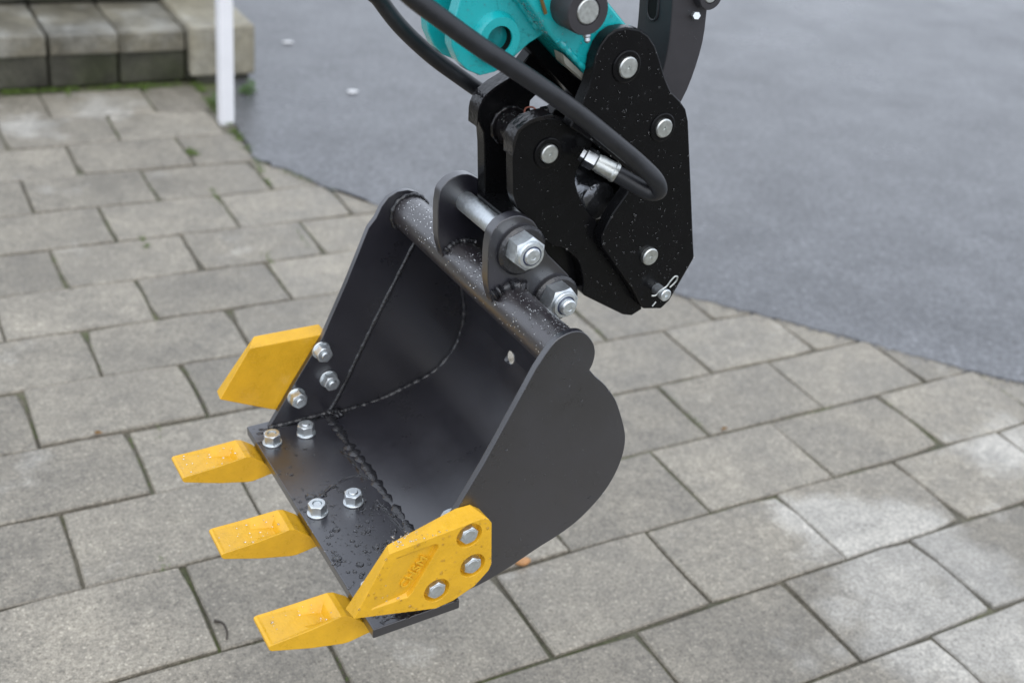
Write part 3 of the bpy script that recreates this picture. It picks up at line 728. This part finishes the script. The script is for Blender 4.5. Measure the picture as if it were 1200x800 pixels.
# raised cast letters in the pocket
fcv = bpy.data.curves.new('letters', 'FONT'); fcv.body = 'CHSM'; fcv.size = .0142; fcv.extrude = .0022; fcv.align_x = 'CENTER'; fcv.align_y = 'CENTER'; fcv.space_character = 1.12; fcv.bevel_depth = .0002
fo = bpy.data.objects.new('letters_tmp', fcv); col.objects.link(fo)
lme = bpy.data.meshes.new_from_object(fo.evaluated_get(bpy.context.evaluated_depsgraph_get())); bpy.data.objects.remove(fo)
lme.materials.clear(); lme.materials.append(M_YELLOW)
lo = bpy.data.objects.new('cast_letters', lme); col.objects.link(lo); lo.parent = sc_
t = Vector((-.0227, 0, .0289)).normalized(); n = Vector((0, 1, 0)); up = n.cross(t)
lo.matrix_local = Matrix.Translation(Vector((-.0415, YF-.0040, .0700))-FR.b) @ Matrix((t, up, n)).transposed().to_4x4()
# far side cutter: its inner face shows in front of the plate
bm = bmesh.new()
A = [(.0335, .0560), (-.0088, .1200), (-.1065, .1165), (-.126, .11), (-.128, .047), (-.11, .024), (-.0670, .0105), (-.033, .0215)]
B = [(.0320, .0570), (-.0170, .1130), (-.1065, .1085), (-.121, .10), (-.124, .05), (-.108, .028), (-.0670, .0130), (-.033, .0235)]
va = [bmv(bm, (x, .0078, z)) for x, z in A]; vb = [bmv(bm, (x, -.0105, z)) for x, z in B]
bm.faces.new(va); bm.faces.new(vb)
for i in range(len(A)): bm.faces.new((va[i], va[(i+1) % len(A)], vb[(i+1) % len(A)], vb[i]))
# its top edge rises outwards
vb[1].co.z += .012; vb[2].co.z += .014; vb[1].co.x -= .004
add_bevel(link('side_cutter', finish(bm, 'side_cutter', 30), M_YELLOW, BK), .0012, 2, 25)
# water
dl = []
for _ in range(420):
    x = -rnd.random()*.098; y = .15+.24*rnd.random()**.8
    dl.append(((x, y, 0), (0, 0, 1), .0010+.0024*rnd.random()**4+(.003 if rnd.random() < .03 else 0), .38))
for x, y, r in ((-.008, .285, .0062), (-.027, .305, .0048), (-.022, .17, .0072), (-.011, .02, .005), (-.004, .04, .004), (-.035, .265, .003), (-.045, .29, .0026), (-.02, .105, .0026), (-.05, .125, .002), (-.075, .205, .004), (-.035, .085, .0024), (-.012, .115, .0018)):
    dl.append(((x, y, 0), (0, 0, 1), r, .26))
for _ in range(90):
    x = -rnd.random()*.095; y = rnd.random()*.38; dl.append(((x, y, 0), (0, 0, 1), .0009+.0018*rnd.random()**2, .38))
for _ in range(260):
    i = rnd.uniform(1, 13); j = rnd.uniform(1, MSEG-2); p = shell_pt(i, j)
    if abs(i-HI-.5) < 1.3 and abs(j-HJ-.5) < 1.3: continue
    q = shell_pt(i+.1, j)-p; nn = Vector((-q.z, 0, q.x)).normalized()
    nn = -nn if nn.z < 0 else nn
    dl.append((p, nn, .0009+.0019*rnd.random()**2 + (.0025 if i > 5 and rnd.random() < .25 else 0), .4))
for _ in range(620):
    a = math.radians(rnd.gauss(70, 42)); y = .02+.36*rnd.random()
    if .135 < y < .155 or .255 < y < .275: continue
    nn = Vector((math.cos(a), 0, math.sin(a))); p = Vector((TUBE[0], y, TUBE[1]))+nn*.0235
    dl.append((p, nn, .0006+.0012*rnd.random()**3, .6))
dl += plate_drops(near, .395, 260, .0006, .0018) + plate_drops(LUG, .272, 70, .0004, .001) + plate_drops(far_, .016, 90, .0005, .0012)
dl += plate_drops(CF, YF, 80, .0007, .0022, [(x, z, .016) for x, z in CH] + [(-.04, .07, .03)])
for _ in range(50): dl.append(((rnd.uniform(-.095, -.02), rnd.uniform(YB, YF), .112), (0, 0, 1), .0006+.001*rnd.random(), .5))
for y in TY:
    for _ in range(22): x = rnd.uniform(.02, .098); dl.append(((x, y+rnd.uniform(-.019, .019), .0012), (0, 0, 1), .0006+.001*rnd.random()**2, .6))
for _ in range(40): dl.append(((rnd.uniform(-.098, -.03), rnd.uniform(.3958, .4025), 0), (0, 0, 1), .0008+.002*rnd.random()**2, .35))
drops('water_drops', dl, BK)
bm = bmesh.new()
for P, r in (([(-.016, .171, 0), (-.03, .176, 0), (-.045, .166, 0), (-.058, .160, 0)], .0034), ([(-.062, .158, 0), (-.078, .155, 0), (-.096, .160, 0), (-.1, .172, 0)], .0026), ([(-.03, .398, 0), (-.052, .399, 0), (-.075, .398, 0), (-.09, .400, 0)], .0028), ([(-.012, .398, 0), (-.02, .394, 0), (-.035, .396, 0)], .003),
             ([(-.012, .012, 0), (-.03, .018, 0), (-.06, .0195, 0), (-.095, .0205, 0)], .0030), ([(-.09, .10, 0), (-.094, .14, 0), (-.091, .17, 0)], .0025), ([(-.088, .21, 0), (-.092, .25, 0), (-.094, .29, 0)], .0028)):
    Q = catmull(P, 6); rr = [r*(.6+.8*rnd.random()) for _ in Q]; sweep_bm(bm, Q, lambda i: rr[i], 8, ((0, 0, 1), .33))
po = link('water_puddle', finish(bm, 'water_puddle', 80), M_WATER, BK); po['kind'] = 'stuff'

# ================================================================== QUICK COUPLER
QB = (-.33, .2, .21)
QC = thing('quick_coupler', 'black quick coupler with silver pin heads holding the bucket under the arm', 'quick coupler', QB); THB[QC.name] = QB
SIDE = [(-.3978, .2022), (-.3492, .2341), (-.3264, .2493), (-.3271, .2658), (-.3185, .2937), (-.2974, .3149), (-.2781, .3207), (-.2541, .3519), (-.2281, .3784), (-.2228, .4475), (-.2279, .4614), (-.2424, .4686), (-.2658, .4691), (-.2902, .4622), (-.3146, .4514), (-.3249, .4357), (-.3115, .4183), (-.3042, .4049), (-.3032, .3932), (-.3092, .3763), (-.3185, .3606), (-.3391, .3363), (-.3542, .3144), (-.4203, .2111)]
CAP = [(-.4044, .2211), (-.3844, .2529), (-.336, .3151), (-.3332, .3292), (-.345, .3539), (-.3616, .3754), (-.3668, .3966), (-.3156, .4384), (-.2796, .4622), (-.2863, .4777), (-.2917, .4861), (-.2983, .5023), (-.3017, .5178), (-.3032, .5326), (-.308, .5451), (-.3151, .5538), (-.3248, .5589), (-.3381, .5598), (-.3543, .5562), (-.3659, .549), (-.3761, .5374), (-.3834, .5241), (-.3945, .501), (-.4048, .485), (-.4191, .4728), (-.4276, .4632), (-.4334, .4489), (-.4486, .3784), (-.4662, .295), (-.4708, .2751), (-.4425, .224), (-.4314, .2149)]
FARP = [(-.2395, .3316), (-.2395, .3516), (-.2351, .4262), (-.2283, .4388), (-.2266, .4545), (-.2323, .4671), (-.2454, .476), (-.2618, .4835), (-.2739, .4945), (-.2916, .5151), (-.3139, .5315), (-.3441, .5343), (-.3695, .5244), (-.3882, .4977), (-.4290, .4673), (-.4486, .3784), (-.4708, .2751), (-.4314, .2149), (-.385, .225), (-.345, .26), (-.33, .30), (-.335, .36), (-.33, .40), (-.3233, .4161), (-.318, .440), (-.3474, .4512), (-.3191, .4673), (-.2996, .4638), (-.2893, .4553), (-.2977, .4296), (-.300, .40), (-.29, .36), (-.27, .335)]
prism('side_plate', smooth_loop(SIDE, 1), .239, .255, M_BLACK, QC, .0016)
prism('side_plate', smooth_loop(FARP, 1), .1550, .1730, M_BLACK, QC, .0016)
prism('cover_plate', CAP, .2552, .272, M_BLACK, QC, .0022)
prism('bottom_web', [(-.335, .262), (-.3264, .2493), (-.3978, .2022), (-.4203, .2111), (-.41, .222)], .1735, .2388, M_BLACK, QC, .001)
prism('back_web', [(-.435, .46), (-.45, .378), (-.466, .295), (-.456, .293), (-.44, .378), (-.425, .455)], .1735, .2550, M_BLACK, QC, .001)
lathe('cross_tube', (-.2640, .1732, .4330), (0, 1, 0), [(.0185, 0), (.0190, .004), (.0190, .065)], M_WETBLACK, QC, n=32)
sweep('weld_bead', [(-.2640+.0205*math.cos(a), .1752, .4330+.0205*math.sin(a)) for a in [math.radians(10*k) for k in range(36)]], lambda i: .003+.0008*math.sin(i*1.9), M_WETBLACK, QC, 8, closed=True)
# wet strap ends over the lugs
prism('lug_strap', smooth_loop([(-.2225, .430), (-.2215, .452), (-.2275, .4635), (-.2430, .4720), (-.2680, .4735), (-.2680, .4690), (-.2424, .4675), (-.2290, .4600), (-.2250, .4475)], 1), .2375, .2568, M_WETBLACK, QC, .0008)
prism('lug_strap', smooth_loop([(-.2250, .432), (-.2250, .4555), (-.2310, .4690), (-.2444, .4785), (-.2632, .4868), (-.2750, .4960), (-.2739, .4935), (-.2618, .4825), (-.2454, .4750), (-.2330, .4661), (-.2275, .4545)], 1), .1535, .1745, M_WETBLACK, QC, .0008)
def pin_head(x, y, z, r, ring, ringh=.0012, tilt=0):
    if ring: lathe('pin_boss', (x, y-.0004, z), (0, 1, 0), [(ring, 0), (ring, ringh), (ring-.0012, ringh+.0006), (ring-.005, ringh+.0006), (r+.0012, ringh), (r+.0010, -.002)], M_BLACK, QC, n=40, angle=25)
    lathe('coupler_pin', (x, y-.004, z), (0, 1, 0), [(r, 0), (r, .0078), (r-.0012, .0090), (.0022, .0091), (.0018, .0070)], M_PIN, QC, n=36, angle=25)
pin_head(-.3420, .2725, .5195, .0112, .0172)
pin_head(-.3980, .2725, .4468, .0105, .0160)
pin_head(-.4012, .2730, .2925, .0104, 0)
pin_head(-.2655, .2560, .4310, .0102, .0168)
# locking bolt with spring clip
lathe('locking_bolt', (-.4195, .2715, .2455), (0, 1, 0), [(.0066, 0), (.0066, .014), (.0060, .0145), (.0074, .0150), (.0074, .0195), (.0064, .0205), (.0020, .0206), (.0018, .0190)], M_ZINC, QC, n=28, angle=25)
cl = [(-.4045, .2835, .2445), (-.4095, .2850, .2450), (-.4130, .2860, .2500), (-.4170, .2875, .2535), (-.4215, .2880, .2560), (-.4255, .2885, .2620), (-.4305, .2890, .2670), (-.4345, .2890, .2655), (-.4340, .2885, .2605), (-.4300, .2880, .2560), (-.4265, .2875, .2530)]
sweep('spring_clip', catmull(cl, 6), .00105, M_PIN, QC, 8)
sweep('spring_clip', [(-.4110, .2850, .2360), (-.4065, .2850, .2310)], .0009, M_PIN, QC, 8)
# cylinder seen through the opening
lathe('lock_cylinder', (-.352, .165, .352), (0, 1, 0), [(.0200, 0), (.0225, .002), (.0225, .030), (.0205, .033), (.0205, .045), (.0225, .048), (.0225, .068), (.018, .071)], M_SHEENGREY, QC, n=36)
lathe('bucket_hook', (-.2640, .1735, .2800), (0, 1, 0), [(.0225, 0), (.0225, .0640), (.014, .0730)], M_BLACK, QC, n=32)
prism('hook_jaw', [(-.2281, .3584), (-.236, .335), (-.2541, .300), (-.287, .245), (-.3270, .249), (-.335, .262), (-.33, .31), (-.29, .35)], .1735, .2385, M_BLACK, QC, .001)
lathe('sensor_plug', (-.2735, .205, .4555), (-.8, .25, .15), [(.004, 0), (.004, .010), (.0052, .0105), (.0052, .017), (.0036, .0185)], M_BLACK, QC, n=16)
sweep('sensor_wire', catmull([(-.268, .200, .450), (-.270, .198, .459), (-.277, .200, .4605), (-.281, .204, .4575)], 6), .0011, M_COPPER, QC, 6)
qd = plate_drops(CAP, .272, 380, .0006, .0019, [(-.342, .5195, .013), (-.398, .4468, .013), (-.4012, .2925, .012)]) + plate_drops(SIDE, .255, 130, .0006, .0018)
for _ in range(70):
    a = math.radians(rnd.gauss(85, 30)); nn = Vector((math.cos(a), 0, math.sin(a))); qd.append((Vector((-.264, .178+.058*rnd.random(), .433))+nn*.019, nn, .0006+.0012*rnd.random()**2, .5))
drops('water_drops', qd, QC)

# ================================================================== ARM
AB = (-.3420, .2, .5195)
AR = thing('dipper_stick', 'teal painted excavator stick end with a round bored lug at the top', 'excavator stick', AB); THB[AR.name] = AB
LUGT = [(-.300, .560), (-.2691, .5490), (-.2500, .5400), (-.2235, .5207), (-.2121, .515), (-.1957, .5133), (-.181, .5202), (-.1703, .5308), (-.1632, .5458), (-.1618, .5626), (-.1668, .5785), (-.1725, .5982), (-.19, .66), (-.21, .80), (-.34, .80), (-.33, .66)]
HOLE = circ(-.2103, .5505, .0135, 28)
prism('lug_plate', LUGT, .213, .230, M_TEAL, AR, .0018, [HOLE])
prism('lug_plate', LUGT, .160, .177, M_TEAL, AR, .0018, [HOLE])
for y0, h in ((.2301, .010), (.1571, .003)):
    lathe('lug_boss', (-.2103, y0, .5505), (0, 1, 0), [(.0262, 0), (.0250, h*.45), (.0225, h), (.0140, h), (.0137, h-.001), (.0137, 0)], M_TEAL, AR, n=40, angle=35)
lathe('lug_bore_shade', (-.2103, .1775, .5505), (0, 1, 0), [(0, .001), (.0132, .001), (.0132, .061), (.0138, .0605), (.0138, 0), (0, 0)], M_DARK, AR, n=32)  # closed near-black lining stands in for the shade inside the bore
BODY = [(-.3149, .4988), (-.2577, .5549), (-.2436, .573), (-.2226, .5993), (-.20, .66), (-.22, .80), (-.345, .80), (-.325, .66), (-.2994, .6262), (-.3197, .5876), (-.3384, .569), (-.3577, .5498), (-.366, .530), (-.360, .508), (-.342, .4985)]
prism('arm_box', BODY, .1775, .2545, M_TEAL, AR, .004)
lathe('pivot_boss', (-.3420, .1615, .5195), (0, 1, 0), [(.021, 0), (.024, .004), (.024, .088), (.021, .092)], M_TEAL, AR, n=40)
def sw(path, r, mt=M_TEAL, name='weld_bead', amp=.15):
    P = catmull(path, 8); rr = [r*(1+amp*math.sin(i*1.6)+rnd.uniform(-amp, amp)) for i in range(len(P))]
    return sweep(name, P, lambda i: rr[i], mt, AR, 8)
sw([(-.3420+.027*math.cos(a), .2548, .5195+.027*math.sin(a)) for a in [math.radians(20+15*k) for k in range(10)]], .0028)
sw([(-.3420+.036*math.cos(a), .2546, .5195+.036*math.sin(a)) for a in [math.radians(10+15*k) for k in range(10)]], .0022)
sw([(-.318, .2546, .5035), (-.300, .2548, .519), (-.284, .2550, .534), (-.268, .2548, .549)], .0030)
sw([(-.2577, .2310, .557), (-.2436, .2310, .575), (-.2226, .2310, .601), (-.21, .2310, .63)], .0048)
lathe('link_bushing', (-.2795, .2546, .5845), (0, 1, 0), [(.0235, 0), (.0235, .030), (.0225, .0325), (.0135, .0325), (.0128, .0300)], M_LINK, AR, n=40, angle=30)
lathe('bushing_pin', (-.2795, .2800, .5845), (0, 1, 0), [(.0125, 0), (.0125, .0062), (.0113, .0075)], M_PIN, AR, n=36, angle=30)
lathe('grease_nipple', (-.2830, .2810, .5625), (-.1, .25, -1), [(.0042, 0), (.0042, .004), (.0030, .005), (.0034, .008), (.0018, .010)], M_CHROME, AR, n=14)
sweep('brown_strap', [(-.2500, .2570, .5775), (-.2420, .2580, .5960), (-.2380, .2590, .6260)], .0018, M_BRASS, AR, 6)
prism('scraped_edge', [(-.2760, .5340), (-.2790, .5235), (-.3127, .4965), (-.3102, .5040)], .236, .2538, M_STEELEDGE, AR, .0006)
prism('lower_plate', [(-.2577, .5540), (-.2480, .5430), (-.3300, .4650), (-.3560, .4720), (-.3149, .4970)], .1780, .2000, M_BLACK, AR, .001)
ad = plate_drops(LUGT[:12], .230, 90, .0004, .0012, [(-.2103, .5505, .027)]) + plate_drops(BODY[:4]+BODY[8:], .2545, 90, .0005, .0016, [(-.2795, .5845, .024)])
for _ in range(60):
    f = rnd.random(); p = Vector((-.2577, 0, .5549)).lerp(Vector((-.2226, 0, .5993)), f); ad.append(((p.x+.0002, .232+.021*rnd.random(), p.z+.0002), (.75, 0, -.6), .0006+.0014*rnd.random()**2, .5))
for _ in range(9): a = math.radians(rnd.uniform(225, 300)); ad.append(((-.205+.034*math.cos(a)*1.05, .222, .5480+.0345*math.sin(a)), (math.cos(a), 0, math.sin(a)), .0014+.001*rnd.random(), .9))
drops('water_drops', ad, AR)

# ================================================================== BUCKET LINK
LB = (-.40, .2, .455)
LK = thing('bucket_link', 'curved dark grey link arm behind the coupler at upper right', 'link', LB); THB[LK.name] = LB
LI = [(-.385, .70), (-.392, .655), (-.4015, .6113), (-.408, .5763), (-.4105, .5313), (-.4067, .4966), (-.3963, .4751), (-.3847, .4613)]
LO = [(-.440, .70), (-.450, .655), (-.456, .6077), (-.4563, .5679), (-.4563, .5221), (-.4419, .4695), (-.4213, .4448), (-.4087, .4367)]
li = [tuple((p.x, p.y)) for p in resample([(q.x, q.z) for q in catmull([(a, 0, b) for a, b in LI], 5)], 22)]
lo_ = [tuple((p.x, p.y)) for p in resample([(q.x, q.z) for q in catmull([(a, 0, b) for a, b in LO], 5)], 22)]
prism('link_body', li + lo_[::-1], .190, .250, M_LINK, LK, .0022)
cap = [( -.4092, .5745), (-.4105, .5550)]
def slot_loop(off, r, n=10):
    zc, yc = .5640, .2170; out = []
    for i in range(n): a = math.pi*i/(n-1); out.append((yc+r*math.cos(a), zc+.010+r*math.sin(a)))
    for i in range(n): a = math.pi+math.pi*i/(n-1); out.append((yc+r*math.cos(a), zc-.008+r*math.sin(a)))
    return [(-.4085-(.5763-z)*.045+off, y, z) for y, z in out]
sweep('slot_rim', slot_loop(.0006, .0095), .0014, M_LINK, LK, 8, closed=True)
bm = bmesh.new(); va = [bmv(bm, p) for p in slot_loop(.0007, .0092)]; vb = [bmv(bm, p) for p in slot_loop(-.003, .0092)]
bm.faces.new(va); bm.faces.new(vb)
for i in range(len(va)): bm.faces.new((va[i], va[(i+1) % len(va)], vb[(i+1) % len(va)], vb[i]))
link('slot_shade', finish(bm, 'slot_shade'), M_DARK, LK)  # solid dark plug stands in for the shade of an open slot
lathe('link_boss', (-.4490, .2505, .5800), (0, 1, 0), [(.0150, 0), (.0150, .0105), (.0142, .0118), (.0088, .0118), (.0084, .0095)], M_LINK, LK, n=36, angle=30)
lathe('boss_pin', (-.4490, .2580, .5800), (0, 1, 0), [(.0080, 0), (.0080, .0030), (.0070, .0038)], M_PIN, LK, n=30, angle=30)
lathe('link_bolt', (-.4400, .2500, .5575), (.4, .8, .2), [(.0046, 0), (.0046, .009), (.0040, .0105)], M_ZINC, LK, n=6, angle=20)
drops('water_drops', plate_drops(li + lo_[::-1], .250, 60, .0004, .0012), LK)

# ================================================================== HOSES
HB = (-.1175, .30, .5942)
H1 = thing('hydraulic_hose', 'thick black hydraulic hose looping in front of the coupler to a silver fitting', 'hose', HB); THB[H1.name] = HB
h1 = [(-.02, .28, .74), (-.0567, .29, .6503), (-.0847, .295, .6195), (-.1175, .3, .5942), (-.1502, .305, .5702), (-.1843, .31, .5475), (-.2202, .315, .5228), (-.2616, .315, .4929), (-.2987, .317, .4637), (-.3314, .32, .437), (-.3519, .325, .4178), (-.3600, .3255, .4065), (-.3620, .3235, .3990), (-.3570, .3170, .3965), (-.3470, .3090, .4010), (-.3360, .3000, .4080), (-.3230, .2900, .4155)]
sweep('rubber_hose', catmull(h1, 8), .0092, M_RUBBER, H1, 24)
fd = Vector((-.3085, .2780, .4245))-Vector((-.3270, .2930, .4135)); L = fd.length
lathe('crimp_sleeve', (-.3275, .2934, .4132), fd, [(.0080, -.002), (.0100, -.001), (.0106, .0005), (.0106, .003), (.0100, .004), (.0100, .0195), (.0093, .0210), (.0093, .0235), (.0080, .024)], M_PIN, H1, n=32, angle=25)
lathe('hex_fitting', Vector((-.3275, .2934, .4132))+fd.normalized()*.0241, fd, [(.0092, 0), (.0110, .0012), (.0110, .0125), (.0092, .0140), (.0080, .0142), (.0080, .018)], M_CHROME, H1, n=6, angle=15)
HB2 = (-.1669, .105, .5305)
H2 = thing('hydraulic_hose', 'thinner black hydraulic hose running behind the coupler at upper left', 'hose', HB2); THB[H2.name] = HB2
h2 = [(-.10, .09, .70), (-.1261, .1, .587), (-.1448, .1, .5597), (-.1669, .105, .5305), (-.2002, .11, .4983), (-.2332, .118, .4725), (-.2602, .122, .453), (-.2850, .130, .4391), (-.30, .138, .43)]
sweep('rubber_hose', catmull(h2, 8), .0088, M_RUBBER, H2, 20)
